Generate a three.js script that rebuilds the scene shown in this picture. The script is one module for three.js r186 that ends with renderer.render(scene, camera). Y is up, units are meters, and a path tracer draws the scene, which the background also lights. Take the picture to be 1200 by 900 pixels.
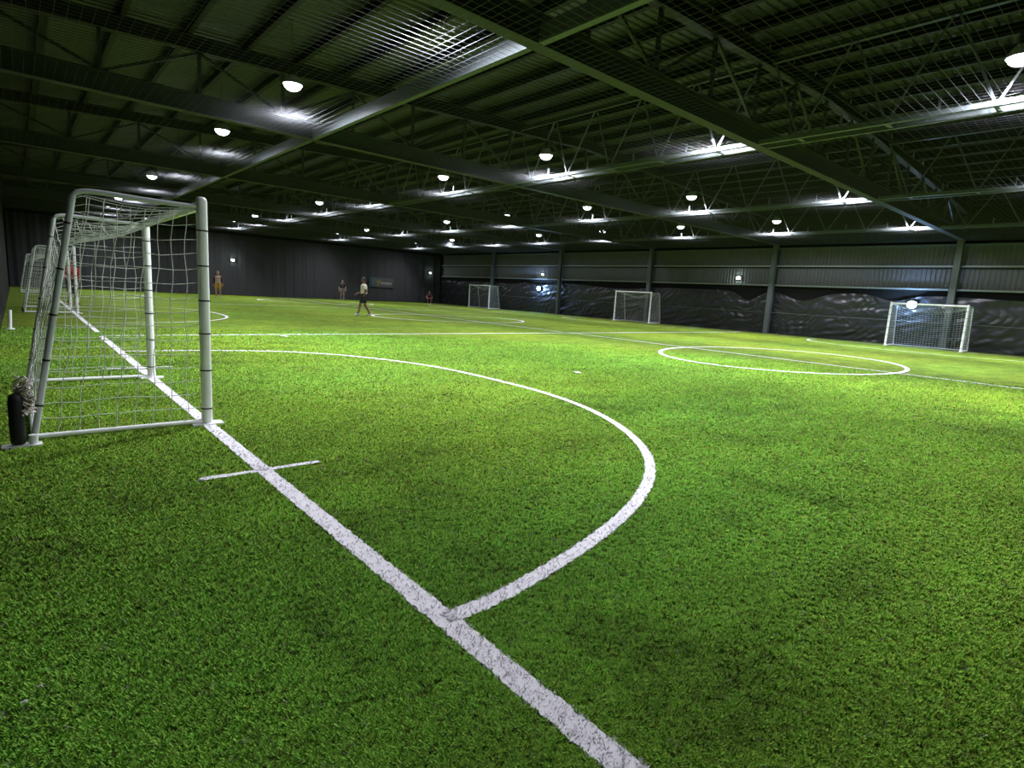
import * as THREE from 'three';
import { mergeGeometries, mergeVertices } from 'three/addons/utils/BufferGeometryUtils.js';
import { MarchingCubes } from 'three/addons/objects/MarchingCubes.js';

// ------------------------------------------------------------------ camera, light, exposure
const scene = new THREE.Scene();
scene.background = new THREE.Color(0x000000);
const renderer = new THREE.WebGLRenderer();
renderer.toneMapping = THREE.LinearToneMapping;
renderer.toneMappingExposure = 1.0;
renderer.shadowMap.enabled = true;

const camera = new THREE.PerspectiveCamera(68.43, 4 / 3, 0.05, 200);
{
  const yaw = 0.721536, pitch = 0.157413, roll = 0.0586016;
  const fwd = new THREE.Vector3(Math.sin(yaw) * Math.cos(pitch), -Math.sin(pitch), -Math.cos(yaw) * Math.cos(pitch));
  const right = new THREE.Vector3(Math.cos(yaw), 0, Math.sin(yaw));
  const up = new THREE.Vector3().crossVectors(right, fwd);
  const c = Math.cos(roll), s = Math.sin(roll);
  const r2 = right.clone().multiplyScalar(c).addScaledVector(up, s);
  const u2 = right.clone().multiplyScalar(-s).addScaledVector(up, c);
  camera.position.set(0, 1.381, 0);
  camera.quaternion.setFromRotationMatrix(new THREE.Matrix4().makeBasis(r2, u2, fwd.clone().negate()));
}
scene.add(camera);
const LAMP_INTENSITY = 275, LAMP_COLOR = 0xf4f6ff;

// ------------------------------------------------------------------ measures of the hall (metres)
const XW = 33.0, XL = -0.32, ZB = -49.6, ZF = 2.0;        // cladding line, left wall, far wall, wall behind the camera
const FRAMES = [1.75, -6.73, -15.15, -23.55, -32.1, -40.6, -49.2];   // portal lines along z
const NETY = 5.0, LAMPY = 5.6;
const GX = 1.285, GX2 = 31.25, GOALZ = [-7.24, -23.76, -40.69];

// ------------------------------------------------------------------ helpers
let seed = 12345;
const rnd = () => { seed = (seed * 1664525 + 1013904223) >>> 0; return seed / 4294967296; };
const hash = (x, y, s = 0) => { let h = (Math.imul(x | 0, 374761393) + Math.imul(y | 0, 668265263) + Math.imul(s | 0, 974711)) | 0; h = Math.imul(h ^ (h >>> 13), 1274126177); return ((h ^ (h >>> 16)) >>> 0) / 4294967296; };
const noise = (x, y, s = 0) => {
  const xi = Math.floor(x), yi = Math.floor(y), fx = x - xi, fy = y - yi, u = fx * fx * (3 - 2 * fx), v = fy * fy * (3 - 2 * fy);
  return (hash(xi, yi, s) * (1 - u) + hash(xi + 1, yi, s) * u) * (1 - v) + (hash(xi, yi + 1, s) * (1 - u) + hash(xi + 1, yi + 1, s) * u) * v;
};
const taken = {};
const numbered = n => { const k = taken[n] = (taken[n] ?? -1) + 1; return k ? `${n}_${String(k).padStart(3, '0')}` : n; };
function shade(o) { o.traverse(m => { if (m.isMesh) { m.castShadow = true; m.receiveShadow = true; } }); return o; }
function thing(name, label, category, pos = [0, 0, 0], turn = 0, group) {
  const o = new THREE.Group(); o.name = numbered(name); o.position.set(...pos); o.rotation.y = turn;
  o.userData = { label, category }; if (group) o.userData.group = group;
  scene.add(o); return o;
}
function part(name, geo, mat, parent, label) {
  const m = new THREE.Mesh(Array.isArray(geo) ? mergeGeometries(geo.map(g => g.index ? g.toNonIndexed() : g).map(g => { if (!g.attributes.uv) g.setAttribute('uv', new THREE.BufferAttribute(new Float32Array(g.attributes.position.count * 2), 2)); return g; })) : geo, mat);
  m.name = name; m.castShadow = m.receiveShadow = true; if (label) m.userData.label = label; parent.add(m); return m;
}
function solo(name, geo, mat, label, category, group) {
  const m = part(numbered(name), geo, mat, scene); m.userData = { label, category }; if (group) m.userData.group = group; return m;
}
function structure(name) { const o = new THREE.Group(); o.name = name; o.userData = { kind: 'structure' }; scene.add(o); return o; }
function copyOf(o, pos, turn, label, group) {
  const c = o.clone(); c.name = numbered(o.name.replace(/_\d{3}$/, '')); c.position.set(...pos); c.rotation.y = turn;
  c.userData = { ...o.userData }; if (label) c.userData.label = label; if (group) c.userData.group = group;
  scene.add(c); return c;
}
const V = (x, y, z) => new THREE.Vector3(x, y, z);
function box(x0, x1, y0, y1, z0, z1) { const g = new THREE.BoxGeometry(x1 - x0, y1 - y0, z1 - z0); g.translate((x0 + x1) / 2, (y0 + y1) / 2, (z0 + z1) / 2); return g; }
function bar(a, b, w, h) {                                   // rectangular bar from a to b
  const d = new THREE.Vector3().subVectors(b, a), l = d.length(); d.normalize();
  const g = new THREE.BoxGeometry(w, h, l);
  const side = Math.abs(d.y) > 0.99 ? V(1, 0, 0) : new THREE.Vector3().crossVectors(V(0, 1, 0), d).normalize();
  const up = new THREE.Vector3().crossVectors(d, side);
  g.applyMatrix4(new THREE.Matrix4().makeBasis(side, up, d).setPosition(a.clone().add(b).multiplyScalar(0.5)));
  return g;
}
function rod(a, b, r, seg = 10, r2 = r) {
  const d = new THREE.Vector3().subVectors(b, a), l = d.length();
  const g = new THREE.CylinderGeometry(r2, r, l, seg);
  g.applyQuaternion(new THREE.Quaternion().setFromUnitVectors(V(0, 1, 0), d.normalize()));
  const m = a.clone().add(b).multiplyScalar(0.5); g.translate(m.x, m.y, m.z); return g;
}
class Strands {                                              // thin cords along polylines, one mesh
  constructor() { this.p = []; this.n = []; this.i = []; }
  add(pts, r, sides = 4) {
    const base = this.p.length / 3;
    for (let k = 0; k < pts.length; k++) {
      const t = new THREE.Vector3().subVectors(pts[Math.min(k + 1, pts.length - 1)], pts[Math.max(k - 1, 0)]).normalize();
      const a = new THREE.Vector3().crossVectors(Math.abs(t.y) < 0.9 ? V(0, 1, 0) : V(1, 0, 0), t).normalize(), b = new THREE.Vector3().crossVectors(t, a);
      for (let s = 0; s < sides; s++) {
        const q = s / sides * Math.PI * 2 + 0.4, nx = a.x * Math.cos(q) + b.x * Math.sin(q), ny = a.y * Math.cos(q) + b.y * Math.sin(q), nz = a.z * Math.cos(q) + b.z * Math.sin(q);
        this.p.push(pts[k].x + nx * r, pts[k].y + ny * r, pts[k].z + nz * r); this.n.push(nx, ny, nz);
        if (k) { const o = base + (k - 1) * sides, s2 = (s + 1) % sides; this.i.push(o + s, o + s2, o + sides + s, o + s2, o + sides + s2, o + sides + s); }
      }
    }
    return this;
  }
  geo() { const g = new THREE.BufferGeometry(); g.setAttribute('position', new THREE.Float32BufferAttribute(this.p, 3)); g.setAttribute('normal', new THREE.Float32BufferAttribute(this.n, 3)); g.setIndex(this.i); return g; }
}
function grid(nu, nv, f, fuv) {                              // parametric sheet
  const p = [], uv = [], i = [];
  for (let v = 0; v <= nv; v++) for (let u = 0; u <= nu; u++) { p.push(...f(u / nu, v / nv)); uv.push(...(fuv ? fuv(u / nu, v / nv) : [u / nu, v / nv])); }
  for (let v = 0; v < nv; v++) for (let u = 0; u < nu; u++) { const a = v * (nu + 1) + u; i.push(a, a + 1, a + nu + 1, a + 1, a + nu + 2, a + nu + 1); }
  const g = new THREE.BufferGeometry(); g.setAttribute('position', new THREE.Float32BufferAttribute(p, 3)); g.setAttribute('uv', new THREE.Float32BufferAttribute(uv, 2)); g.setIndex(i); g.computeVertexNormals(); return g;
}
function dataTex(n, fn, srgb) {
  const d = new Uint8Array(n * n * 4);
  for (let y = 0; y < n; y++) for (let x = 0; x < n; x++) { const c = fn(x, y), k = (y * n + x) * 4; d[k] = c[0]; d[k + 1] = c[1]; d[k + 2] = c[2]; d[k + 3] = 255; }
  const t = new THREE.DataTexture(d, n, n); t.wrapS = t.wrapT = THREE.RepeatWrapping; t.magFilter = t.minFilter = THREE.LinearFilter; if (srgb) t.colorSpace = THREE.SRGBColorSpace; t.needsUpdate = true; return t;
}
const std = (c, rough = 0.7, metal = 0, extra = {}) => new THREE.MeshStandardMaterial({ color: c, roughness: rough, metalness: metal, ...extra });

// ------------------------------------------------------------------ materials
const TN = 1024;
const wrapNoise = (x, y, c, s) => { const k = TN / c; const xi = Math.floor(x / c), yi = Math.floor(y / c), fx = x / c - xi, fy = y / c - yi; const h = (a, b) => hash(((a % k) + k) % k, ((b % k) + k) % k, s); return (h(xi, yi) * (1 - fx) + h(xi + 1, yi) * fx) * (1 - fy) + (h(xi, yi + 1) * (1 - fx) + h(xi + 1, yi + 1) * fx) * fy; };
const turfMap = dataTex(TN, (x, y) => {
  const a = wrapNoise(x, y, 4, 1), b = wrapNoise(x, y, 8, 2), c = wrapNoise(x, y, 32, 3), d = wrapNoise(x, y, 128, 4);
  let v = 0.30 * a + 0.34 * b + 0.20 * c + 0.16 * d; v = Math.max(0, Math.min(1, (v - 0.5) * 1.9 + 0.5));
  const y2 = wrapNoise(x, y, 64, 5);
  return [110 + 130 * v + 14 * y2, 118 + 130 * v, 100 + 120 * v - 10 * y2];
}, true);
const turfBump = dataTex(512, (x, y) => { const v = 255 * (0.6 * hash(x >> 1, y >> 1, 7) + 0.4 * hash(x >> 2, y >> 2, 8)); return [v, v, v]; });
const M = {
  turf: new THREE.MeshPhysicalMaterial({ specularIntensity: 0.2, map: turfMap, bumpMap: turfBump, bumpScale: 0.006, roughness: 0.95, vertexColors: true }),
  paint: std(0xdedbe0, 0.9),
  blade: new THREE.MeshPhysicalMaterial({ specularIntensity: 0.3, color: 0xffffff, roughness: 0.75, side: THREE.DoubleSide }),
  steel: std(0x2c3032, 0.5, 0.3),
  steelLight: std(0x5f6669, 0.5, 0.3),
  purlin: std(0x0e1012, 0.6, 0.3),
  roof: std(0x404446, 0.5, 0.2, { side: THREE.DoubleSide }),
  cladding: std(0x66666e, 0.55, 0.2, { side: THREE.DoubleSide }),
  trim: std(0x9a9f9f, 0.5, 0.2),
  black: std(0x0c0d0e, 0.9),
  curtain: std(0x2f2f32, 0.9, 0, { side: THREE.DoubleSide }),
  darkgap: std(0x0a0a0b, 0.95),
  plastic: new THREE.MeshPhysicalMaterial({ color: 0x202127, roughness: 0.36, side: THREE.DoubleSide, clearcoat: 0.4, clearcoatRoughness: 0.35 }),
  white: std(0xf4f5f7, 0.35),
  galv: std(0xc9ced2, 0.4, 0.1),
  net: std(0xcfd3cc, 0.85),
  overnet: std(0x606264, 0.9),
  tie: std(0x15161a, 0.6),
  housing: std(0x2a2c2e, 0.5, 0.4),
  reflector: std(0xc4c6c8, 0.35, 0.6, { side: THREE.DoubleSide }),
  glow: new THREE.MeshStandardMaterial({ color: 0xffffff, emissive: 0xf4f6ff, emissiveIntensity: 9 }),
  exitGlow: new THREE.MeshStandardMaterial({ color: 0xffffff, emissive: 0xe9fff2, emissiveIntensity: 2.2 }),
  blueGlow: new THREE.MeshStandardMaterial({ color: 0xffffff, emissive: 0xbfdcff, emissiveIntensity: 6 }),
};

// ------------------------------------------------------------------ floor with its markings
const floor = structure('floor');
const onLine = [];                                           // tests used to colour the grass tufts
{
  const zones = [[ZF, -15.25], [-15.25, -32.0], [-32.0, ZB]];
  for (const [z0, z1] of zones) {
    const W = XW + 0.2 - XL, D = z0 - z1, nu = 200, nv = Math.round(D * 6);
    const g = grid(nu, nv, (u, v) => [XL + u * W, 0, z0 - v * D], (u, v) => [(XL + u * W) / 2.3, (z0 - v * D) / 2.3]);
    const col = new Float32Array(g.attributes.position.count * 3), p = g.attributes.position;
    for (let k = 0; k < p.count; k++) {
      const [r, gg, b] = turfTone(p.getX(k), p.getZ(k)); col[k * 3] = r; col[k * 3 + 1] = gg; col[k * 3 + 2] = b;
    }
    g.setAttribute('color', new THREE.BufferAttribute(col, 3));
    const idx = Array.from(g.index.array); for (let k = 0; k < idx.length; k += 3) { const t = idx[k + 1]; idx[k + 1] = idx[k + 2]; idx[k + 2] = t; } g.setIndex(idx); g.computeVertexNormals();
    if (g.attributes.normal.getY(0) < 0) { for (let k = 0; k < idx.length; k += 3) { const t = idx[k + 1]; idx[k + 1] = idx[k + 2]; idx[k + 2] = t; } g.setIndex(idx); g.computeVertexNormals(); }
    part('turf', g, M.turf, floor, 'green artificial turf');
  }
  part('slab', box(XL - 0.3, XW + 0.6, -0.3, -0.02, ZB - 0.3, ZF + 0.3), std(0x303030), floor);
}
function turfTone(x, z) {                                    // sheen of the pile direction put into the colour, and wear, patchy
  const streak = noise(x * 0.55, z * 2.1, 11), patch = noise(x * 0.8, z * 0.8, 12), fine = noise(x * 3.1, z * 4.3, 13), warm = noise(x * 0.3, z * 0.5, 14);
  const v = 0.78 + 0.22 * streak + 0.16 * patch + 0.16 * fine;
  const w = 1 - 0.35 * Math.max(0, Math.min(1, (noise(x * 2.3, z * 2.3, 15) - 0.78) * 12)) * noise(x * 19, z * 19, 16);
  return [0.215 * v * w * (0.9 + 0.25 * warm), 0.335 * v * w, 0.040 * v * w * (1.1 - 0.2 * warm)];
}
// markings: ribbons of white pile with ragged edges, slightly proud of the green
function ribbon(pts, w, closed, name, label, step = 0.05) {
  const c = [];                                              // resample
  const P = closed ? [...pts, pts[0]] : pts;
  for (let k = 0; k < P.length - 1; k++) {
    const [x0, z0] = P[k], [x1, z1] = P[k + 1], L = Math.hypot(x1 - x0, z1 - z0), n = Math.max(1, Math.round(L / step));
    for (let j = 0; j < n; j++) c.push([x0 + (x1 - x0) * j / n, z0 + (z1 - z0) * j / n]);
  }
  c.push(P[P.length - 1]);
  const pos = [], idx = [];
  for (let k = 0; k < c.length; k++) {
    const a = c[Math.max(k - 1, 0)], b = c[Math.min(k + 1, c.length - 1)], dx = b[0] - a[0], dz = b[1] - a[1], l = Math.hypot(dx, dz) || 1, nx = -dz / l, nz = dx / l;
    const j1 = (hash(k, 1, 21) - 0.5) * 0.014, j2 = (hash(k, 2, 21) - 0.5) * 0.014;
    pos.push(c[k][0] + nx * (w / 2 + j1), 0.011, c[k][1] + nz * (w / 2 + j1), c[k][0] - nx * (w / 2 + j2), 0.011, c[k][1] - nz * (w / 2 + j2));
    if (k) { const o = (k - 1) * 2; idx.push(o, o + 2, o + 1, o + 1, o + 2, o + 3); }
  }
  const g = new THREE.BufferGeometry(); g.setAttribute('position', new THREE.Float32BufferAttribute(pos, 3)); g.setIndex(idx); g.computeVertexNormals();
  if (g.attributes.normal.getY(0) < 0) { for (let k = 0; k < idx.length; k += 3) { const t = idx[k + 1]; idx[k + 1] = idx[k + 2]; idx[k + 2] = t; } g.setIndex(idx); g.computeVertexNormals(); }
  part(name, g, M.paint, floor, label);
  for (let k = 0; k < c.length - 1; k++) onLine.push([c[k], w / 2]);
}
// penalty arc: measured points on the ground, relative to the goal centre and goal line, smoothed
const arcPts = [[0, 5.44], [0.28, 5.44], [0.66, 5.40], [1.15, 5.28], [1.71, 5.11], [2.25, 4.90], [2.66, 4.61], [3.15, 4.22], [3.64, 3.64], [4.02, 2.9], [4.30, 2.1], [4.42, 1.49], [4.46, 0.6], [4.44, -0.4], [4.40, -1.0], [4.33, -1.56], [4.0, -2.5], [3.49, -3.34], [2.9, -3.95], [2.18, -4.33], [1.45, -4.47], [0, -4.55]];
const smooth = a => new THREE.CatmullRomCurve3(a.map(([x, z]) => V(x, 0, z))).getPoints(120).map(p => [p.x, p.z]).map((p, i, L) => { const k = Math.min(9, i, L.length - 1 - i); let x = 0, z = 0; for (let j = -k; j <= k; j++) { x += L[i + j][0]; z += L[i + j][1]; } return [x / (2 * k + 1), z / (2 * k + 1)]; });
ribbon([[GX, 1.6], [GX, -14.55]], 0.105, false, 'goal_line', 'broad white goal line', 0.02);
ribbon([[GX + 0.02, -15.6], [GX + 0.1, -48.8]], 0.10, false, 'goal_line');
ribbon(smooth(arcPts).map(([x, z]) => [GX + x, GOALZ[0] + z]), 0.085, false, 'penalty_arc', 'curved white penalty arc', 0.02);
for (const k of [1, 2]) ribbon(smooth(arcPts).map(([x, z]) => [GX + x, GOALZ[k] + z]), 0.08, false, 'penalty_arc');
for (const k of [0, 1, 2]) ribbon(smooth(arcPts).map(([x, z]) => [GX2 - 0.05 - x * 0.9, GOALZ[k] + z]), 0.08, false, 'penalty_arc');
for (const z of [-4.15, -9.7, GOALZ[1] + 2.8, GOALZ[1] - 2.8, GOALZ[2] + 2.8, GOALZ[2] - 2.8]) ribbon([[0.87, z], [1.70, z]], 0.06, false, 'tick_line', 'short white tick across the goal line', 0.02);
ribbon([[1.3, -14.75], [31.3, -15.85]], 0.09, false, 'touch_line', 'white touch line between two pitches');
ribbon([[1.3, -32.2], [31.3, -32.2]], 0.09, false, 'touch_line');
ribbon([[GX2, 1.6], [GX2, -48.8]], 0.09, false, 'goal_line');
for (const k of [0, 1, 2]) {
  const c = []; for (let a = 0; a < 96; a++) c.push([16.5 + Math.cos(a / 48 * Math.PI) * 4.1, GOALZ[k] + 0.1 + Math.sin(a / 48 * Math.PI) * 2.95]);
  ribbon(c, 0.11, true, 'centre_circle', 'white centre circle');
}
ribbon([[16.2, 1.6], [16.4, -15.4]], 0.09, false, 'halfway_line', 'white halfway line');
ribbon([[16.4, -15.8], [16.4, -48.8]], 0.09, false, 'halfway_line');

// grass tufts close to the camera (uncountable pile)
{
  const blades = [];
  for (let k = 0; k < 7; k++) {
    const a = rnd() * 6.283, r = rnd() * 0.009, lean = 0.006 + rnd() * 0.012, h = 0.017 + rnd() * 0.011, w = 0.0019, b = rnd() * 6.283;
    const x = Math.cos(a) * r, z = Math.sin(a) * r, dx = Math.cos(b), dz = Math.sin(b);
    const g = new THREE.BufferGeometry();
    g.setAttribute('position', new THREE.Float32BufferAttribute([x - dz * w, 0, z + dx * w, x + dz * w, 0, z - dx * w, x + dx * lean * .5 + dz * w * .8, h * .65, z + dz * lean * .5 - dx * w * .8, x + dx * lean * .5 - dz * w * .8, h * .65, z + dz * lean * .5 + dx * w * .8, x + dx * lean, h, z + dz * lean], 3));
    g.setIndex([0, 1, 2, 0, 2, 3, 3, 2, 4]); g.computeVertexNormals(); blades.push(g);
  }
  const bg = mergeGeometries(blades);
  const cell = 0.25, buckets = new Map();
  for (const [p, w] of onLine) { const k = Math.floor(p[0] / cell) + ',' + Math.floor(p[1] / cell); if (!buckets.has(k)) buckets.set(k, []); buckets.get(k).push([p[0], p[1], w]); }
  const white = (x, z) => {
    const i = Math.floor(x / cell), j = Math.floor(z / cell);
    for (let a = -1; a <= 1; a++) for (let b = -1; b <= 1; b++) { const L = buckets.get((i + a) + ',' + (j + b)); if (L) for (const [px, pz, w] of L) if (Math.hypot(px - x, pz - z) < w + 0.002) return true; }
    return false;
  };
  const N = 330000, green = [], line = [];
  for (let k = 0; k < N; k++) {
    const t = rnd(), d = 1.15 * Math.pow(17 / 1.15, Math.pow(t, 0.80)), a = 0.7215 + (rnd() - 0.5) * 2 * 0.90;
    const x = Math.sin(a) * d, z = -Math.cos(a) * d;
    if (x < XL + 0.03 || z > ZF) continue;
    if (!white(x, z)) green.push([x, z]); else if (k % 5 < 3) line.push([x, z]);
  }
  const put = (list, name, colour, label) => {
    const m = new THREE.InstancedMesh(bg, M.blade, list.length), q = new THREE.Object3D(), c = new THREE.Color();
    list.forEach(([x, z], k) => {
      const d = Math.hypot(x, z), s = (0.75 + rnd() * 0.5) * Math.min(1.5, 0.9 + d * 0.05);
      q.position.set(x, 0, z); q.rotation.y = rnd() * 6.283; q.scale.set(s, s * (0.45 + rnd() * 0.35), s); q.updateMatrix(); m.setMatrixAt(k, q.matrix);
      m.setColorAt(k, colour(x, z, c));
    });
    m.name = name; m.userData = { kind: 'stuff', label }; m.castShadow = m.receiveShadow = true; floor.add(m);
  };
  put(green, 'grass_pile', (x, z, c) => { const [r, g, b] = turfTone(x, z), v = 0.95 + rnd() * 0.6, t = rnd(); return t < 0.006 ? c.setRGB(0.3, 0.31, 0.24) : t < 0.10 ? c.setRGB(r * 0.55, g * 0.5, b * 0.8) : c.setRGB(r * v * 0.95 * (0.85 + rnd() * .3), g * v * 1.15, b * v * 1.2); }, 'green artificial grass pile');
  put(line, 'white_pile', (x, z, c) => { const v = 0.74 + rnd() * 0.16; return c.setRGB(v, v * 0.97, v * 1.01); }, 'white artificial grass pile of the lines');
}

// ------------------------------------------------------------------ walls
{
  const w = structure('wall_right');
  part('base_wall', box(XW + 0.12, XW + 0.4, 0, 7.6, ZB - 0.3, ZF + 0.3), M.darkgap, w, 'black wall behind the plastic sheeting');
  for (let k = 0; k < FRAMES.length - 1; k++) {
    const z0 = FRAMES[k], z1 = FRAMES[k + 1], pos = [], idx = [], prof = [[0, 0], [0.07, 0], [0.09, 0.032], [0.13, 0.032], [0.15, 0]], pitch = 0.19;
    let n = 0;
    for (let z = z0; z > z1 - 0.001;) { for (const [dz, dx] of prof) { if (z - dz * pitch / 0.15 < z1) break; pos.push(XW + 0.04 - dx, 2.78, z - dz * pitch / 0.19, XW + 0.04 - dx, 4.84, z - dz * pitch / 0.19); if (n) idx.push(n - 2, n, n - 1, n - 1, n, n + 1); n += 2; } z -= pitch; }
    const g = new THREE.BufferGeometry(); g.setAttribute('position', new THREE.Float32BufferAttribute(pos, 3)); g.setIndex(idx); const f = g.toNonIndexed(); f.computeVertexNormals();
    part('cladding_panel', f, M.cladding, w, 'grey ribbed steel cladding');
    part('girt_and_shadow', box(XW - 0.12, XW, 3.80, 3.88, z1, z0), M.trim, w);
    part('girt_and_shadow', box(XW - 0.04, XW, 3.72, 3.80, z1, z0), M.purlin, w);  // near-black strip painted in as the shadow of the bar above
    part('bottom_trim', box(XW - 0.10, XW + 0.02, 2.72, 2.80, z1, z0), M.trim, w);
    part('eave_trim', box(XW - 0.10, XW + 0.02, 4.78, 4.86, z1, z0), M.steelLight, w);
  }
  const b = structure('wall_back');
  part('wall_panel', box(XL - 0.3, XW + 0.4, 0, 7.8, ZB - 0.3, ZB - 0.1), M.black, b);
  // black curtain lengths hung along the far wall
  const nC = 12, wC = (XW - XL) / nC;
  for (let k = 0; k < nC; k++) part('curtain', grid(30, 2, (u, v) => { const x = XL + (k + u) * wC; return [x, 0.02 + v * 4.75, ZB - 0.02 + 0.03 * Math.sin(x * 7.3) + 0.02 * Math.sin(x * 17.1 + k)]; }), M.curtain, b, 'black curtain');
  const l = structure('wall_left');
  part('wall_panel', box(XL - 0.3, XL - 0.06, 0, 7.4, ZB - 0.3, ZF + 0.3), M.black, l);
  const f = structure('wall_front');
  part('wall_panel', box(XL - 0.3, XW + 0.4, 0, 7.8, ZF, ZF + 0.3), M.black, f);
}
// ------------------------------------------------------------------ roof
const roofY = x => 6.72 + 0.04 * (16.3 - Math.abs(x - 16.3));
{
  const c = structure('ceiling');
  part('roof_deck', [bar(V(XL - .3, roofY(XL) + 0.16, (ZB + ZF) / 2), V(16.35, roofY(16.3) + 0.16, (ZB + ZF) / 2), ZF - ZB + 0.6, 0.1), bar(V(16.25, roofY(16.3) + 0.16, (ZB + ZF) / 2), V(XW + 0.4, roofY(XW) + 0.16, (ZB + ZF) / 2), ZF - ZB + 0.6, 0.1)], M.darkgap, c);
  const Z = [ZF, ...FRAMES.slice(1, -1), ZB];
  for (let k = 0; k < Z.length - 1; k++) for (const [xa, xb] of [[XL - 0.1, 16.3], [16.3, XW + 0.1]]) {
    const pos = [], idx = []; let n = 0;
    for (let z = Z[k]; z > Z[k + 1]; z -= 0.2) for (const [dz, dy] of [[0, 0], [0.10, 0], [0.12, 0.035], [0.18, 0.035]]) {
      pos.push(xa, roofY(xa) + dy, z - dz, xb, roofY(xb) + dy, z - dz); if (n) idx.push(n - 2, n - 1, n, n - 1, n + 1, n); n += 2;
    }
    const g = new THREE.BufferGeometry(); g.setAttribute('position', new THREE.Float32BufferAttribute(pos, 3)); g.setIndex(idx); const f = g.toNonIndexed(); f.computeVertexNormals();
    part('roof_sheet', f, M.roof, c, 'ribbed steel roof sheet');
  }
  for (let x = 0.78; x < XW; x += 1.22) for (let k = 0; k < FRAMES.length - 1; k++) {
    const y = roofY(x), z0 = FRAMES[k] - 0.02, z1 = FRAMES[k + 1] + 0.02;
    part('purlin', [box(x - 0.012, x + 0.012, y - 0.26, y, z1, z0), box(x - 0.09, x, y - 0.26, y - 0.235, z1, z0), box(x, x + 0.09, y - 0.03, y - 0.002, z1, z0)], M.purlin, c);
  }
}
// ------------------------------------------------------------------ roof trusses across the hall (deep I chords, lattice between)
const topY = x => 6.20 + 0.04 * (16.3 - Math.abs(x - 16.3));
FRAMES.slice(0, 6).forEach((z, k) => {
  const names = ['grey lattice roof truss near the end wall, first in the row of roof trusses', 'grey lattice roof truss crossing above the first goal and the white penalty arc', 'grey lattice roof truss above the touch line between the first and second pitches', 'grey lattice roof truss above the middle of the second pitch', 'grey lattice roof truss above the line between second and third pitches', 'grey lattice roof truss above the third pitch by the far black wall'];
  const t = thing('roof_truss', names[k], 'truss', [0, 0, z], 0, 'roof trusses spanning the hall');
  const x0 = XL, x1 = XW - 0.1;
  part('bottom_chord', [box(x0, x1, 5.0, 5.025, -0.12, 0.12), box(x0, x1, 5.025, 5.40, -0.012, 0.012), box(x0, x1, 5.40, 5.425, -0.11, 0.11)], M.steel, t);
  for (const [a, b] of [[x0, 16.3], [16.3, x1]]) part('top_chord', [bar(V(a, topY(a), 0), V(b, topY(b), 0), 0.20, 0.03), bar(V(a, topY(a) + 0.14, 0), V(b, topY(b) + 0.14, 0), 0.04, 0.26), bar(V(a, topY(a) + 0.28, 0), V(b, topY(b) + 0.28, 0), 0.20, 0.03)], M.purlin, t);
  const n = 18, s = (x1 - x0) / n;
  for (let j = 0; j <= n; j++) {
    const x = x0 + 0.04 + j * (s - 0.004);
    part('web_post', bar(V(x, 5.42, 0), V(x, topY(x), 0), 0.07, 0.07), M.steel, t);
    if (j < n) part('web_diagonal', j % 2 ? bar(V(x, 5.43, 0), V(x + s, topY(x + s) - 0.02, 0), 0.06, 0.06) : bar(V(x, topY(x) - 0.02, 0), V(x + s, 5.43, 0), 0.06, 0.06), M.steel, t);
  }
});
// lattice struts running between the trusses
const strutXs = [5.95, 12.95, 20.95, 28.45];
strutXs.forEach((x, xi) => {
  for (let k = 0; k < FRAMES.length - 1; k++) {
    const z0 = FRAMES[k] - 0.13, z1 = FRAMES[k + 1] + 0.13;
    if (xi === 0) {
      const t = thing('channel_strut', 'plain steel channel strut bridging two roof trusses, row over the goal-side lamps', 'strut', [x, 0, 0], 0, 'channel struts between trusses');
      part('channel_web', box(-0.012, 0.012, 5.0, 5.26, z1, z0), M.steelLight, t);
      part('flange', box(0, 0.10, 5.0, 5.02, z1, z0), M.steelLight, t); part('flange', box(0, 0.10, 5.24, 5.26, z1, z0), M.steelLight, t);
    } else {
      const t = thing('lattice_strut', `lattice strut with V webs between roof trusses, ${['first', 'second', 'third'][xi - 1]} row beyond the plain channel struts`, 'strut', [x, 0, 0], 0, `lattice struts, row ${xi}`);
      for (const dx of [-0.2, 0.2]) part('bottom_angle', [box(dx - 0.04, dx + 0.04, 5.0, 5.012, z1, z0), box(dx - 0.04, dx - 0.028, 5.0, 5.09, z1, z0)], M.steelLight, t);
      const ty = topY(x) + 0.02;
      part('top_chord', box(-0.05, 0.05, ty, ty + 0.1, z1, z0), M.steel, t);
      const n = 5, s = (z0 - z1) / n;
      for (let j = 0; j < n; j++) {
        const za = z0 - j * s, zm = za - s / 2, zb = za - s;
        part('web_diagonal', bar(V(-0.17, 5.03, zm), V(0, ty, za - 0.05), 0.035, 0.035), M.steelLight, t); part('web_diagonal', bar(V(-0.17, 5.03, zm), V(0, ty, zb + 0.05), 0.035, 0.035), M.steelLight, t);
        part('batten', box(-0.24, 0.24, 5.012, 5.03, zm - 0.04, zm + 0.04), M.steelLight, t);
        if (j) part('web_post', bar(V(-0.17, 5.02, za), V(-0.17, 5.32, za), 0.04, 0.04), M.steelLight, t);
      }
    }
  }
});
// overhead ball net under the lamps
{
  const s = new Strands();
  for (let z = ZF - 0.1; z > ZB; z -= 0.15) { const w = (hash(z * 100, 3) - .5) * .02; s.add([V(XL, NETY - 0.012, z), V(XW, NETY - 0.012, z + w)], 0.0021, 5); }
  for (let x = XL + 0.05; x < XW; x += 0.15) { const w = (hash(x * 100, 5) - .5) * .02; s.add([V(x, NETY - 0.014, ZF - 0.05), V(x + w, NETY - 0.014, ZB)], 0.0021, 5); }
  const m = solo('overhead_net', s.geo(), M.overnet, 'grey ball-stop netting stretched under the lamps and roof trusses', 'netting');
  m.userData.kind = 'stuff';
}
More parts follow.
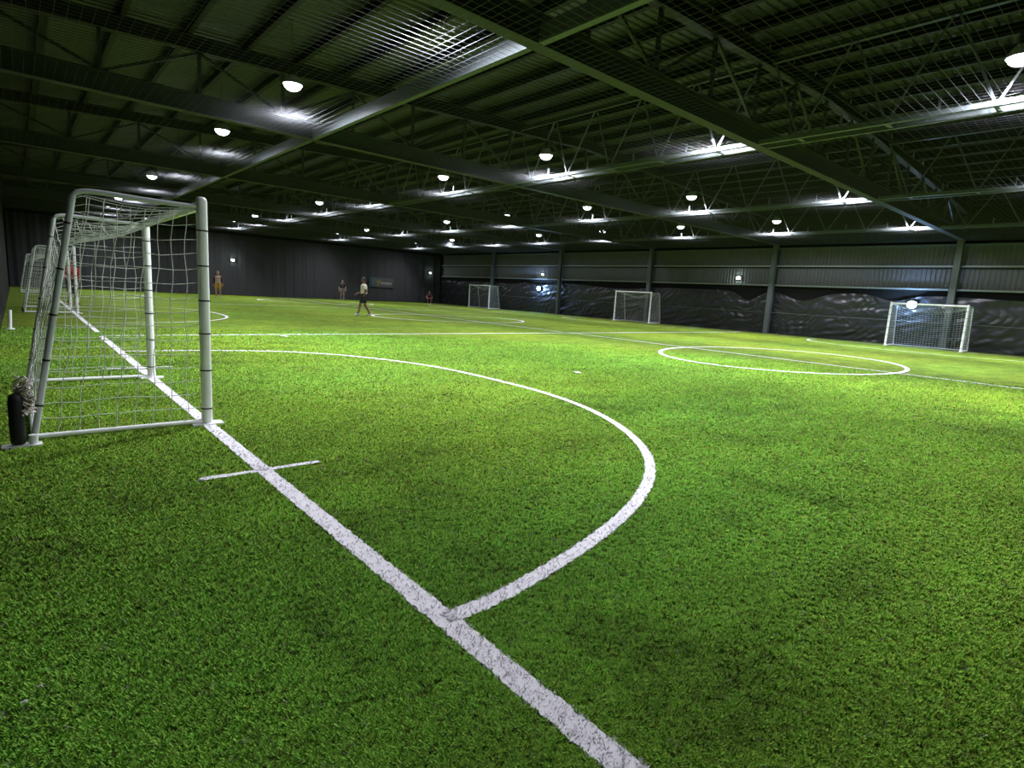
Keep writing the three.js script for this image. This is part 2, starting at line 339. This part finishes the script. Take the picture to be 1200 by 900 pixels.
// ------------------------------------------------------------------ lamps
{
  const lat = p => new THREE.LatheGeometry(p.map(([x, y]) => new THREE.Vector2(x, y)), 24);
  const shell = lat([[0.205, -0.005], [0.21, 0.0], [0.19, 0.06], [0.13, 0.15], [0.085, 0.19], [0.08, 0.185], [0.12, 0.145], [0.18, 0.055], [0.205, -0.005]]);
  const body = lat([[0, 0.42], [0.05, 0.42], [0.075, 0.40], [0.08, 0.24], [0.09, 0.22], [0.09, 0.18], [0, 0.18]]);
  const lens = lat([[0, -0.13], [0.06, -0.124], [0.12, -0.10], [0.165, -0.06], [0.19, 0.0], [0.188, 0.02], [0, 0.02]]);
  const hook = [rod(V(0, 0.41, 0), V(0, 0.86, 0), 0.008, 6), new THREE.TorusGeometry(0.03, 0.008, 6, 12).translate(0, 0.44, 0)];
  const rows = { 4.8: [-2.2, -7.6, -13.25, -18.9, -24.7, -30.3, -36, -41.2, -46.2], 12.4: [-2.2, -7.6, -13.15, -18.7, -25, -30.4, -36, -41.2, -46.2], 20.4: [-2.2, -7.6, -13.1, -18.6, -24.4, -30.2, -36.2, -41.0, -46.2], 27.9: [-2.2, -7.6, -13.1, -18.4, -24, -29.8, -35, -40.4, -46.2] };
  for (const xs in rows) for (const z of rows[xs]) {
    const x = +xs, t = thing('high_bay_lamp', 'round high-bay lamp glowing white, hung between the roof trusses', 'lamp', [x, LAMPY, z], 0, 'high-bay lamps under the roof');
    part('reflector', shell, M.reflector, t); part('housing', body, M.housing, t); part('lens', lens, M.glow, t, 'glowing white lens');
    const top = roofY(x) - LAMPY; part('hanger', [rod(V(0, 0.41, 0), V(0, top, 0), 0.008, 6)], M.housing, t);
    const L = new THREE.SpotLight(LAMP_COLOR, LAMP_INTENSITY * (x < 5 && z > -3 ? 0.33 : z < -16 ? 0.42 : 1), 0, 1.45, 0.9, 2); L.name = 'lamp_light'; L.position.set(0, -0.15, 0); L.target.position.set(0, -1, 0); L.castShadow = true; L.shadow.radius = 7; t.add(L); t.add(L.target);
  }
}
// ------------------------------------------------------------------ wall columns, plastic sheeting, rail
const colLabel = ['behind the wall goal of the first pitch', 'between the first and second wall goals', 'beside the wall goal of the second pitch', 'between the second and third wall goals', 'behind the wall goal of the third pitch'];
FRAMES.slice(1, 6).forEach((z, k) => {
  const t = thing('steel_column', `grey steel wall column ${colLabel[k]}`, 'column', [32.62, 0, z], 0, 'wall columns');
  part('flange', box(-0.12, -0.10, 0.02, 4.99, -0.13, 0.13), M.steelLight, t); part('flange', box(0.10, 0.12, 0.02, 4.99, -0.13, 0.13), M.steelLight, t);
  part('web', box(-0.10, 0.10, 0.02, 4.99, -0.01, 0.01), M.steelLight, t); part('base_plate', box(-0.2, 0.2, 0, 0.02, -0.2, 0.2), M.steelLight, t);
});
const sheetLabel = ['black plastic sheeting with long creases, bay beside the end wall column', 'wrinkled black plastic sheeting with a sagging top, bay between first and second wall columns', 'black plastic sheeting with one deep sag, bay beyond the second wall column', 'black plastic sheeting behind the second wall goal, lit bluish', 'black plastic sheeting in the fourth bay with a bluish glare', 'dark plastic sheeting behind the third wall goal'];
for (let k = 0; k < 6; k++) {
  const z0 = FRAMES[k], z1 = FRAMES[k + 1], L = z0 - z1;
  const sag = u => [0.12 * Math.sin(u * 3.1), 0.30 * Math.exp(-(((u - 0.28) / 0.1) ** 2)) + 0.5 * Math.exp(-(((u - 0.80) / 0.13) ** 2)), 0.55 * Math.exp(-(((u - 0.17) / 0.09) ** 2)) + 0.05, 0.1 + 0.12 * Math.sin(u * 5), 0.16 * Math.abs(Math.sin(u * 6)), 0.1][k];
  const g = grid(200, 44, (u, v) => {
    const z = z0 - u * L, top = 2.45 - sag(u), y = 0.01 + v * (top - 0.01), q = Math.max(0, v - 0.45);
    const fold = 0.05 * noise(u * 14 + v * 3, v * 4 + u * 6, 31 + k) + 0.05 * noise(u * 40 - v * 9, v * 7, 41 + k) * (0.3 + q) + 0.06 * Math.sin(u * 55 + v * 13 + sag(u) * 20) * sag(u) * q + 0.05 * (noise(u * 5 + 3, v * 14 + u * 9, 51) - 0.5)
      + 0.036 * Math.abs(Math.sin((u * 9 + v * 2.2 + 1.6 * noise(u * 6, v * 3, 61 + k)) * 5)) * noise(u * 7, v * 5, 71 + k) + 0.024 * Math.abs(Math.sin((u * 7 - v * 5 + 2 * noise(u * 5, v * 4, 81 + k)) * 6)) * noise(u * 5 + 9, v * 3, 91 + k);
    return [32.98 - fold, y, z];
  });
  solo('plastic_sheet', g, M.plastic, sheetLabel[k], 'plastic sheeting', 'plastic sheeting along the side wall');
}
for (let k = 0; k < 6; k++) {
  const z0 = FRAMES[k] - 0.14, z1 = FRAMES[k + 1] + 0.14;
  solo('guard_rail', rod(V(32.62, 1.2, z0), V(32.62, 1.2, z1), 0.014, 8), M.steelLight, 'thin horizontal steel rail running between wall columns', 'rail', 'rails between wall columns');
}
// small lights on the walls
function boxLight(x, y, z, turn, label) {
  const t = thing('emergency_light', label, 'light', [x, y, z], turn);
  part('casing', box(-0.15, 0.15, -0.09, 0.09, -0.03, 0.03), M.white, t); part('diffuser', box(-0.12, 0.12, -0.065, 0.065, 0.03, 0.045), M.exitGlow, t, 'glowing diffuser');
  const L = new THREE.PointLight(0xe9fff2, 1.0, 0, 2); L.position.set(0, 0, 0.1); L.castShadow = true; t.add(L);
}
boxLight(13.16, 2.77, ZB + 0.055, 0, 'small glowing emergency light on the far black wall above the person in mustard');
boxLight(31.7, 3.02, ZB + 0.055, 0, 'small glowing emergency light on the far wall by the room corner');
boxLight(32.975, 3.14, -34.4, -Math.PI / 2, 'small glowing emergency light above the bluish glare near the third wall goal');
boxLight(32.975, 3.14, -17.35, -Math.PI / 2, 'small glowing emergency light over the sagging plastic sheet');
function addedGlareLight(z, y, label) {  // added bluish lights standing in for the unexplained glare on the sheeting
  const t = thing('added_glare_light', label, 'added_light', [32.78, y, z], -Math.PI / 2);
  part('casing', box(-0.2, 0.2, -0.17, 0.17, -0.06, 0.0), M.housing, t); part('lens', new THREE.SphereGeometry(0.2, 20, 10, 0, Math.PI * 2, 0, Math.PI / 2).rotateX(Math.PI / 2).scale(1.1, 0.9, 0.25), M.blueGlow, t, 'bluish white lens of the added light');
  part('bracket', box(-0.03, 0.03, -0.29, -0.17, -0.06, -0.03), M.housing, t);
  const L = new THREE.PointLight(0x9cc6ff, 20, 0, 2); L.position.set(0, 0, 0.16); L.castShadow = true; L.shadow.radius = 4; t.add(L);
}
addedGlareLight(-8.27, 2.0, 'bluish floodlight standing in for the glare on the sheeting behind the first wall goal');
addedGlareLight(-34.6, 1.98, 'bluish floodlight standing in for the glare on the sheeting between second and third wall goals');
// banner on the far wall
{
  const cv = document.createElement('canvas'); cv.width = 256; cv.height = 96; const c = cv.getContext('2d');
  c.fillStyle = '#3a3a3a'; c.fillRect(0, 0, 256, 96); c.fillStyle = '#20323a'; c.fillRect(0, 0, 62, 96); c.fillStyle = '#3c4a4e'; c.fillRect(30, 8, 40, 70);
  c.strokeStyle = '#7d6530'; c.lineWidth = 12; c.beginPath(); c.moveTo(78, 26); c.lineTo(98, 54); c.lineTo(122, 20); c.moveTo(98, 54); c.lineTo(94, 80); c.stroke();
  c.strokeStyle = '#767470'; c.lineWidth = 9; c.beginPath(); c.moveTo(126, 66); for (let x = 126; x < 244; x += 6) c.lineTo(x, 54 + 11 * Math.sin(x * 0.28)); c.stroke();
  const t = new THREE.CanvasTexture(cv); t.colorSpace = THREE.SRGBColorSpace;
  const b = thing('banner', 'dark printed banner with an orange mark on the far black wall', 'banner', [26.25, 1.3, ZB + 0.065], 0);
  part('print', new THREE.PlaneGeometry(2.5, 0.92).translate(0, 0.46, 0.012), new THREE.MeshStandardMaterial({ map: t, roughness: 0.6 }), b); part('backing', box(-1.26, 1.26, -0.01, 0.93, -0.01, 0.01), M.housing, b);
}
// ------------------------------------------------------------------ goals
function makeGoal(label) {
  const t = thing('football_goal', label, 'goal', [GX, 0, GOALZ[0]], 0, 'football goals');
  const w = 1.46, R = 0.046, H = 2.0, D = 1.25, T = 0.90;
  for (const s of [1, -1]) {
    const z = s * w;
    const p = part('post', new THREE.LatheGeometry([[0, 0], [R, 0], [R, H + 0.02], [R * 0.92, H + 0.045], [R * 0.6, H + 0.06], [0, H + 0.064]].map(a => new THREE.Vector2(...a)), 20).translate(0, 0.01, z), M.white, t);
    for (const y of [0.16, 0.52, 0.86, 1.16, 1.47, 1.78]) part('net_tie', new THREE.CylinderGeometry(R + 0.003, R + 0.003, 0.012, 16, 1, true).translate(0, y, z), M.tie, p);
    part('foot_plate', box(-0.13, 0.13, 0.004, 0.02, z - 0.07, z + 0.07), M.white, t);
    part('top_rail', new THREE.TubeGeometry(new THREE.CatmullRomCurve3([V(0, H - 0.02, z), V(-0.4, H - 0.015, z), V(-T + 0.06, H - 0.01, z), V(-T, H - 0.035, z), V(-T - 0.02, H - 0.09, z)]), 24, 0.021, 10), M.galv, t);
    part('back_post', rod(V(-T - 0.015, H - 0.07, z), V(-D, 0.03, z), 0.024, 12), M.galv, t);
    part('side_bar', rod(V(-0.03, 0.035, z), V(-D, 0.035, z), 0.022, 10), M.white, t);
    for (let k = 0; k < 5; k++) { const f = 0.1 + k * 0.19; part('net_tie', rod(V(-T - 0.02 - (D - T - 0.02) * f, H - 0.07 - (H - 0.1) * f, z), V(-T - 0.022 - (D - T - 0.02) * f, H - 0.085 - (H - 0.1) * f, z), 0.027, 10), M.tie, t); }
  }
  part('crossbar', rod(V(0, H, -w), V(0, H, w), R * 0.92, 16), M.white, t);
  part('back_bar', rod(V(-D, 0.035, -w), V(-D, 0.035, w), 0.022, 10), M.galv, t);
  // net: roof and back hang as one sheet, sides as two
  const S = new Strands(), r = 0.0032;
  const sheet = (u, v) => {                                   // u across (-1..1), v 0 crossbar .. 1 ground at the back
    const z = u * w, mid = 1 - u * u, j = 0.012;
    let x, y;
    if (v < 0.32) { const f = v / 0.32; x = -T * f; y = H - 0.03 - 0.10 * Math.sin(f * Math.PI) * (0.4 + mid) - 0.36 * mid * f * f; }
    else { const f = (v - 0.32) / 0.68; x = -T - (D - T) * f - 0.06 * mid * Math.sin(f * 3.1); y = (H - 0.06 - 0.36 * mid) * (1 - f) + 0.03; }
    return V(x + (hash(u * 900, v * 900, 1) - .5) * j, y + (hash(u * 900, v * 900, 2) - .5) * j, z + (hash(u * 900, v * 900, 3) - .5) * j);
  };
  const nU = 24, nV = 24;
  for (let a = 0; a <= nU; a++) { const p = []; for (let b = 0; b <= nV; b++) p.push(sheet(a / nU * 2 - 1, b / nV)); S.add(p, r); }
  for (let b = 0; b <= nV; b++) { const p = []; for (let a = 0; a <= nU; a++) p.push(sheet(a / nU * 2 - 1, b / nV)); S.add(p, r); }
  for (const s of [1, -1]) {
    const side = (u, v) => {                                  // u post .. back, v top .. bottom
      const yTop = H - 0.04, y = yTop * (1 - v) + 0.05 * v, back = -(T + 0.01 + (D - T - 0.02) * v);
      const sagY = -0.05 * Math.sin(u * Math.PI) * (1 - v) - 0.06 * (1 - v) * v * Math.sin(u * 9);
      return V(-0.03 + (back + 0.03) * u + 0.012 * Math.sin(v * 21 + u * 8), y + sagY * (1 - 0.0) + (hash(u * 800, v * 800, 5) - .5) * 0.014 * (v > 0 && v < 1 ? 1 : 0), s * (w - 0.025 * Math.sin(u * Math.PI) * Math.sin(v * Math.PI) - 0.004 + (hash(u * 800, v * 800, 4) - .5) * 0.012));
    };
    const nu = 9, nv = 15;
    for (let a = 0; a <= nu; a++) { const p = []; for (let b = 0; b <= nv; b++) p.push(side(a / nu, b / nv)); S.add(p, r); }
    for (let b = 0; b <= nv; b++) { const p = []; for (let a = 0; a <= nu; a++) p.push(side(a / nu, b / nv)); S.add(p, r); }
  }
  const n = part('net', S.geo(), M.net, t, 'off-white square mesh net');
  return t;
}
const goal = makeGoal('white tubular goal with sagging net beside the black upright weight, nearest the penalty arc');
copyOf(goal, [GX + 0.1, 0, GOALZ[1]], 0, 'white netted goal behind the first one, on the goal line of the second pitch');
copyOf(goal, [GX + 0.1, 0, GOALZ[2]], 0, 'white netted goal on the goal line of the third pitch, beyond the person in red');
copyOf(goal, [GX2, 0, GOALZ[0]], Math.PI, 'white wall goal with a bluish floodlight standing in for a glare behind its net');
copyOf(goal, [GX2, 0, GOALZ[1]], Math.PI, 'white wall goal of the second pitch beside a grey wall column');
copyOf(goal, [GX2, 0, GOALZ[2]], Math.PI, 'small far white wall goal of the third pitch near the room corner');
// upright weight at the back foot of the first goal
{
  const t = thing('goal_weight', 'black upright weight tube on a white foot behind the first goal', 'weight', [-0.06, 0, -5.62]);
  part('tube', new THREE.LatheGeometry([[0, 0.03], [0.042, 0.03], [0.048, 0.06], [0.05, 0.2], [0.047, 0.36], [0.038, 0.41], [0, 0.42]].map(a => new THREE.Vector2(...a)), 18), M.tie, t);
  part('foot', [box(-0.1, 0.14, 0, 0.02, -0.05, 0.05), new THREE.CylinderGeometry(0.03, 0.03, 0.08, 10).translate(0.09, 0.05, 0)], M.white, t);
  const S = new Strands(); for (let k = 0; k < 26; k++) { const a = k * 2.4, p = []; for (let j = 0; j < 8; j++) p.push(V(0.045 + 0.05 * Math.cos(a + j * 1.3) * (0.5 + hash(k, j)), 0.25 + 0.03 * j * (0.4 + hash(k, 3)) + 0.02 * hash(k, j, 2), -0.02 + 0.05 * Math.sin(a + j * 1.7) * (0.5 + hash(j, k)))); S.add(p, 0.0065); }
  part('net_bundle', S.geo(), std(0xf0e6e2, 0.85), t, 'gathered pinkish white net cord');
}
// ------------------------------------------------------------------ people
function sdCap(px, py, pz, a, b) {                            // tapered capsule, a/b = [x,y,z,r]
  const bx = b[0] - a[0], by = b[1] - a[1], bz = b[2] - a[2], qx = px - a[0], qy = py - a[1], qz = pz - a[2];
  const t = Math.max(0, Math.min(1, (qx * bx + qy * by + qz * bz) / (bx * bx + by * by + bz * bz + 1e-9)));
  return Math.hypot(qx - bx * t, qy - by * t, qz - bz * t) - (a[3] + (b[3] - a[3]) * t);
}
const smin = (a, b, k) => { const h = Math.max(k - Math.abs(a - b), 0) / k; return Math.min(a, b) - h * h * k * 0.25; };
function mesher(fn, lo, hi, res = 72) {
  const mc = new MarchingCubes(res, new THREE.MeshBasicMaterial(), false, false, 60000); mc.isolation = 0;
  const hx = (hi[0] - lo[0]) / 2, hy = (hi[1] - lo[1]) / 2, hz = (hi[2] - lo[2]) / 2, cx = lo[0] + hx, cy = lo[1] + hy, cz = lo[2] + hz, h = res / 2;
  for (let z = 0; z < res; z++) for (let y = 0; y < res; y++) for (let x = 0; x < res; x++) mc.field[x + y * res + z * res * res] = -fn(cx + (x - h) / h * hx, cy + (y - h) / h * hy, cz + (z - h) / h * hz);
  mc.update();
  const n = mc.count ?? mc.geometry.drawRange.count, p = new Float32Array(n * 3);
  for (let k = 0; k < n; k++) { p[k * 3] = mc.positionArray[k * 3] * hx + cx; p[k * 3 + 1] = mc.positionArray[k * 3 + 1] * hy + cy; p[k * 3 + 2] = mc.positionArray[k * 3 + 2] * hz + cz; }
  let g = new THREE.BufferGeometry(); g.setAttribute('position', new THREE.BufferAttribute(p, 3)); g = mergeVertices(g, 1e-4); g.computeVertexNormals(); return g;
}
function person(label, pos, turn, scale, J, c) {
  const t = thing('person', label, 'person', pos, turn); t.scale.setScalar(scale);
  const B = [];                                               // [a, b] bones
  const torso = [[[...J.pelvis, 0.125], [...J.waist, 0.115]], [[...J.waist, 0.115], [...J.chest, 0.135]], [[J.chest[0] - 0.1, J.chest[1] + 0.06, J.chest[2], 0.085], [J.chest[0] + 0.1, J.chest[1] + 0.06, J.chest[2], 0.085]]];
  const neck = [[...J.chest, 0.07], [...J.head, 0.06]]; neck[0][1] += 0.1;
  const arms = J.arms.map(([s, e, w]) => [[[...s, 0.058], [...e, 0.042]], [[...e, 0.042], [...w, 0.028]]]);
  const legs = J.legs.map(([h, k, a, f]) => [[[...h, 0.09], [...k, 0.058]], [[...k, 0.058], [...a, 0.038]], [[...a, 0.038], [...f, 0.032]]]);
  const u = (list, k) => (x, y, z) => { let d = 9; for (const [a, b] of list) d = smin(d, sdCap(x, y, z, a, b), k); return d; };
  const hx = J.head, headF = (x, y, z) => { const e = Math.hypot((x - hx[0]) / 0.078, (y - hx[1] - 0.03) / 0.115, (z - hx[2]) / 0.095); let d = (e - 1) * 0.085; d = smin(d, sdCap(x, y, z, [hx[0], hx[1] - 0.05, hx[2] + 0.05, 0.045], [hx[0], hx[1] - 0.06, hx[2] + 0.06, 0.035]), 0.03); d = smin(d, sdCap(x, y, z, [hx[0], hx[1] + 0.03, hx[2] + 0.092, 0.010], [hx[0], hx[1] - 0.005, hx[2] + 0.108, 0.014]), 0.01); for (const s of [-1, 1]) d = smin(d, sdCap(x, y, z, [hx[0] + s * 0.08, hx[1] + 0.04, hx[2] - 0.005, 0.016], [hx[0] + s * 0.08, hx[1], hx[2], 0.013]), 0.01); return d; };
  const bodyF = u([...torso, neck, ...arms.flat(), ...legs.flat()], 0.05);
  const lo = [-0.62, -0.03, -0.62], hi = [0.62, 1.87, 0.62];
  // hands: palm, four fingers and a thumb, curled a little
  const hands = J.arms.map(([s, e, w], k) => {
    const d = V(w[0] - e[0], w[1] - e[1], w[2] - e[2]).normalize(), side = new THREE.Vector3().crossVectors(d, V(0, 0, 1)); if (side.length() < 0.2) side.set(1, 0, 0); side.normalize(); const n = new THREE.Vector3().crossVectors(d, side), W = V(...w);
    const at = (a, b, c2) => W.clone().addScaledVector(d, a).addScaledVector(n, b).addScaledVector(side, c2);
    const g = [rod(at(-0.02, 0, 0), at(0.085, 0, 0), 0.032, 8, 0.036).scale(1, 1, 1)];
    [0.072, 0.08, 0.076, 0.06].forEach((l, f) => { const o = (f - 1.5) * 0.021; g.push(rod(at(0.075, o, 0), at(0.08 + l * .5, o, 0.006), 0.0095, 6, 0.009), rod(at(0.08 + l * .5, o, 0.006), at(0.078 + l * .95, o, 0.03), 0.009, 6, 0.007)); });
    g.push(rod(at(0.02, -0.03, 0), at(0.055, -0.052, 0.012), 0.0105, 6, 0.0095), rod(at(0.055, -0.052, 0.012), at(0.085, -0.05, 0.025), 0.0095, 6, 0.008));
    return g;
  }).flat().map(g => { g.deleteAttribute('uv'); return g.toNonIndexed(); });
  const core = mesher((x, y, z) => smin(bodyF(x, y, z), headF(x, y, z), 0.03), lo, hi, 84); const cn = core.toNonIndexed();
  const body = part('body', mergeGeometries([cn, ...hands]), std(c.skin, 0.7), t, 'skin');
  const shirtF = u([...torso, ...arms.map(a => c.sleeves ? a : [[a[0][0], a[0][1]]]).flat()], 0.05), neckY = J.chest[1] + 0.15, hemY = J.pelvis[1] - 0.06;
  const sleeveCut = (x, y, z) => { let d = 9; for (const [s, e] of J.arms) { if (c.sleeves) continue; d = Math.min(d, Math.hypot(x - e[0], y - e[1], z - e[2])); } return 0.10 - d; };
  part('shirt', mesher((x, y, z) => Math.max(shirtF(x, y, z) - 0.018, y - neckY, hemY - y, sleeveCut(x, y, z)), lo, hi, 72), std(c.shirt, 0.85), t, c.shirtLabel);
  if (c.bib) part('bib', mesher((x, y, z) => Math.max(u(torso, 0.05)(x, y, z) - 0.032, y - neckY + 0.03, hemY + 0.03 - y), lo, hi, 60), std(c.bib, 0.8), t, c.bibLabel);
  const legList = J.legs.map(([h, k, a, f], i) => c.long ? [legs[i][0], legs[i][1]] : [legs[i][0]]).flat(), shortsF = u([[[...J.pelvis, 0.12], [...J.waist, 0.11]], ...legList], 0.05);
  const kneeCut = (x, y, z) => { if (c.long) return -9; let d = 9; for (const [h, k] of J.legs) d = Math.min(d, Math.hypot(x - k[0], y - k[1], z - k[2])); return 0.12 - d; };
  part('shorts', mesher((x, y, z) => Math.max(shortsF(x, y, z) - 0.024, y - J.pelvis[1] - 0.06, kneeCut(x, y, z)), lo, hi, 72), std(c.shorts, 0.85), t, c.shortsLabel);
  for (const L of legs) part('shoe', mesher((x, y, z) => Math.max(smin(sdCap(x, y, z, [L[2][0][0], L[2][0][1] - 0.02, L[2][0][2] - 0.03, 0.042], L[2][1]) - 0.008, 9, 0.01), y - L[2][0][1] - 0.03), [L[2][0][0] - 0.3, -0.03, L[2][0][2] - 0.3], [L[2][0][0] + 0.3, 0.4, L[2][0][2] + 0.3], 40), std(c.shoe, 0.6), t);
  part('hair', mesher((x, y, z) => Math.max(headF(x, y, z) - 0.012, -(y - hx[1] - 0.045 + (z - hx[2]) * -0.9 + 0.0)), [hx[0] - 0.2, hx[1] - 0.2, hx[2] - 0.2], [hx[0] + 0.2, hx[1] + 0.25, hx[2] + 0.2], 40), std(c.hair, 0.8), t, 'dark hair');
  for (const s of [-1, 1]) part('eye', new THREE.SphereGeometry(0.011, 8, 6).translate(hx[0] + s * 0.033, hx[1] + 0.035, hx[2] + 0.082), std(0x1a1512, 0.3), t);
  part('mouth', new THREE.SphereGeometry(0.02, 8, 6).scale(1.1, 0.3, 0.4).translate(hx[0], hx[1] - 0.045, hx[2] + 0.094), std(0x7a4038, 0.6), t);
  return t;
}
const stand = (o = {}) => ({ pelvis: [0, 0.96, 0], waist: [0, 1.12, 0], chest: [0, 1.30, 0], head: [0, 1.60, 0.02], arms: [[[0.19, 1.39, 0], [0.26, 1.12, -0.03], [0.27, 0.88, 0.05]], [[-0.19, 1.39, 0], [-0.26, 1.12, -0.03], [-0.27, 0.88, 0.05]]], legs: [[[0.09, 0.92, 0], [0.11, 0.50, 0.02], [0.12, 0.09, -0.02], [0.14, 0.035, 0.13]], [[-0.09, 0.92, 0], [-0.11, 0.50, 0.02], [-0.12, 0.09, -0.02], [-0.14, 0.035, 0.13]]], ...o });
const towards = (x, z, px, pz) => Math.atan2(px - x, pz - z);
const walk = stand({
  arms: [[[0.19, 1.39, 0], [0.24, 1.13, -0.10], [0.20, 0.95, -0.02]], [[-0.19, 1.39, 0], [-0.25, 1.13, 0.05], [-0.18, 1.0, 0.28]]],
  legs: [[[0.09, 0.92, 0], [0.10, 0.51, 0.14], [0.10, 0.09, 0.24], [0.11, 0.035, 0.38]], [[-0.09, 0.92, 0], [-0.10, 0.50, -0.06], [-0.10, 0.11, -0.28], [-0.11, 0.035, -0.16]]] });
const crouch = { pelvis: [0, 0.42, -0.12], waist: [0, 0.56, -0.06], chest: [0, 0.74, 0.04], head: [0, 1.03, 0.14], arms: [[[0.19, 0.83, 0.04], [0.26, 0.58, 0.14], [0.14, 0.55, 0.36]], [[-0.19, 0.83, 0.04], [-0.26, 0.58, 0.14], [-0.14, 0.55, 0.36]]], legs: [[[0.1, 0.40, -0.1], [0.18, 0.46, 0.30], [0.14, 0.09, 0.08], [0.16, 0.035, 0.24]], [[-0.1, 0.40, -0.1], [-0.18, 0.46, 0.30], [-0.14, 0.09, 0.08], [-0.16, 0.035, 0.24]]] };
person('person in white shirt and black shorts walking across the second pitch', [12.07, 0, -24.41], -Math.PI / 2 - 0.5, 1.0, walk, { skin: 0x6b4a3a, shirt: 0xd9d2c2, shorts: 0x17171a, shoe: 0xb5bcc0, hair: 0x1a1210, shirtLabel: 'white shirt', shortsLabel: 'black shorts' });
person('person in maroon top and mustard shorts standing by the far wall', [10.21, 0, -42.0], towards(10.21, -42, 3, -20), 1.02, stand(), { skin: 0x8a6a58, shirt: 0x3a1f24, bib: 0x8a7a6c, bibLabel: 'beige bib', shorts: 0x9c782c, shoe: 0x8a8172, hair: 0x5a5350, sleeves: true, shirtLabel: 'maroon top', shortsLabel: 'mustard shorts' });
person('person in dark clothes standing at the far wall left of the banner', [21.33, 0, -47.2], towards(21.33, -47.2, 10, -10), 1.0, stand(), { skin: 0x8a7468, shirt: 0x2a2224, shorts: 0x6e655c, shoe: 0x3a3330, hair: 0x3a3434, shirtLabel: 'dark shirt', shortsLabel: 'beige shorts' });
person('person in dark red crouching near the far corner column', [30.2, 0, -47.2], towards(30.2, -47.2, 10, -10), 1.04, crouch, { skin: 0x8a5a50, shirt: 0x3a1a1c, shorts: 0x241a1c, shoe: 0x8a8a80, hair: 0x1c1616, shirtLabel: 'dark red shirt', shortsLabel: 'dark shorts' });
person('person in red top and black trousers behind the goal nets', [1.62, 0, -27.8], towards(1.62, -27.8, 6, -20), 0.98, stand({ arms: [[[0.19, 1.39, 0], [0.30, 1.17, -0.06], [0.22, 1.0, 0.08]], [[-0.19, 1.39, 0], [-0.30, 1.17, -0.06], [-0.22, 1.0, 0.08]]] }), { skin: 0x9a6a55, shirt: 0xa02420, shorts: 0x1b1b1e, shoe: 0xb04a3a, hair: 0x2a1c18, sleeves: true, long: true, shirtLabel: 'red top', shortsLabel: 'black trousers' });
// ------------------------------------------------------------------ small things lying about
function scrap(x, z, s, label) {
  const g = grid(6, 6, (u, v) => [(u - 0.5) * s, 0.012 + 0.012 * noise(u * 3, v * 3, x * 10), (v - 0.5) * s * 0.6]); const m = solo('paper_scrap', g, std(0xd8dccf, 0.9, 0, { side: THREE.DoubleSide }), label, 'scrap'); m.position.set(x, 0.012, z); m.rotation.y = x;
}
scrap(7.73, -6.99, 0.16, 'white scrap lying on the turf between penalty arc and centre circle');
scrap(4.96, -14.3, 0.2, 'white scrap lying on the touch line between two pitches');
scrap(-0.06, -2.16, 0.018, 'tiny white scrap on the dark turf by the left wall'); scrap(-0.02, -2.22, 0.014, 'tiniest white scrap on the dark turf by the left wall');
{
  const t = thing('marker_post', 'short white marker post by the left wall beyond the first goal', 'post', [-0.16, 0, -16.4], 0);
  part('stake', rod(V(0, 0.02, 0), V(0.02, 0.42, 0), 0.03, 8), M.white, t); part('base', new THREE.CylinderGeometry(0.07, 0.08, 0.025, 12).translate(0, 0.0125, 0), M.white, t);
}
renderer.render(scene, camera);
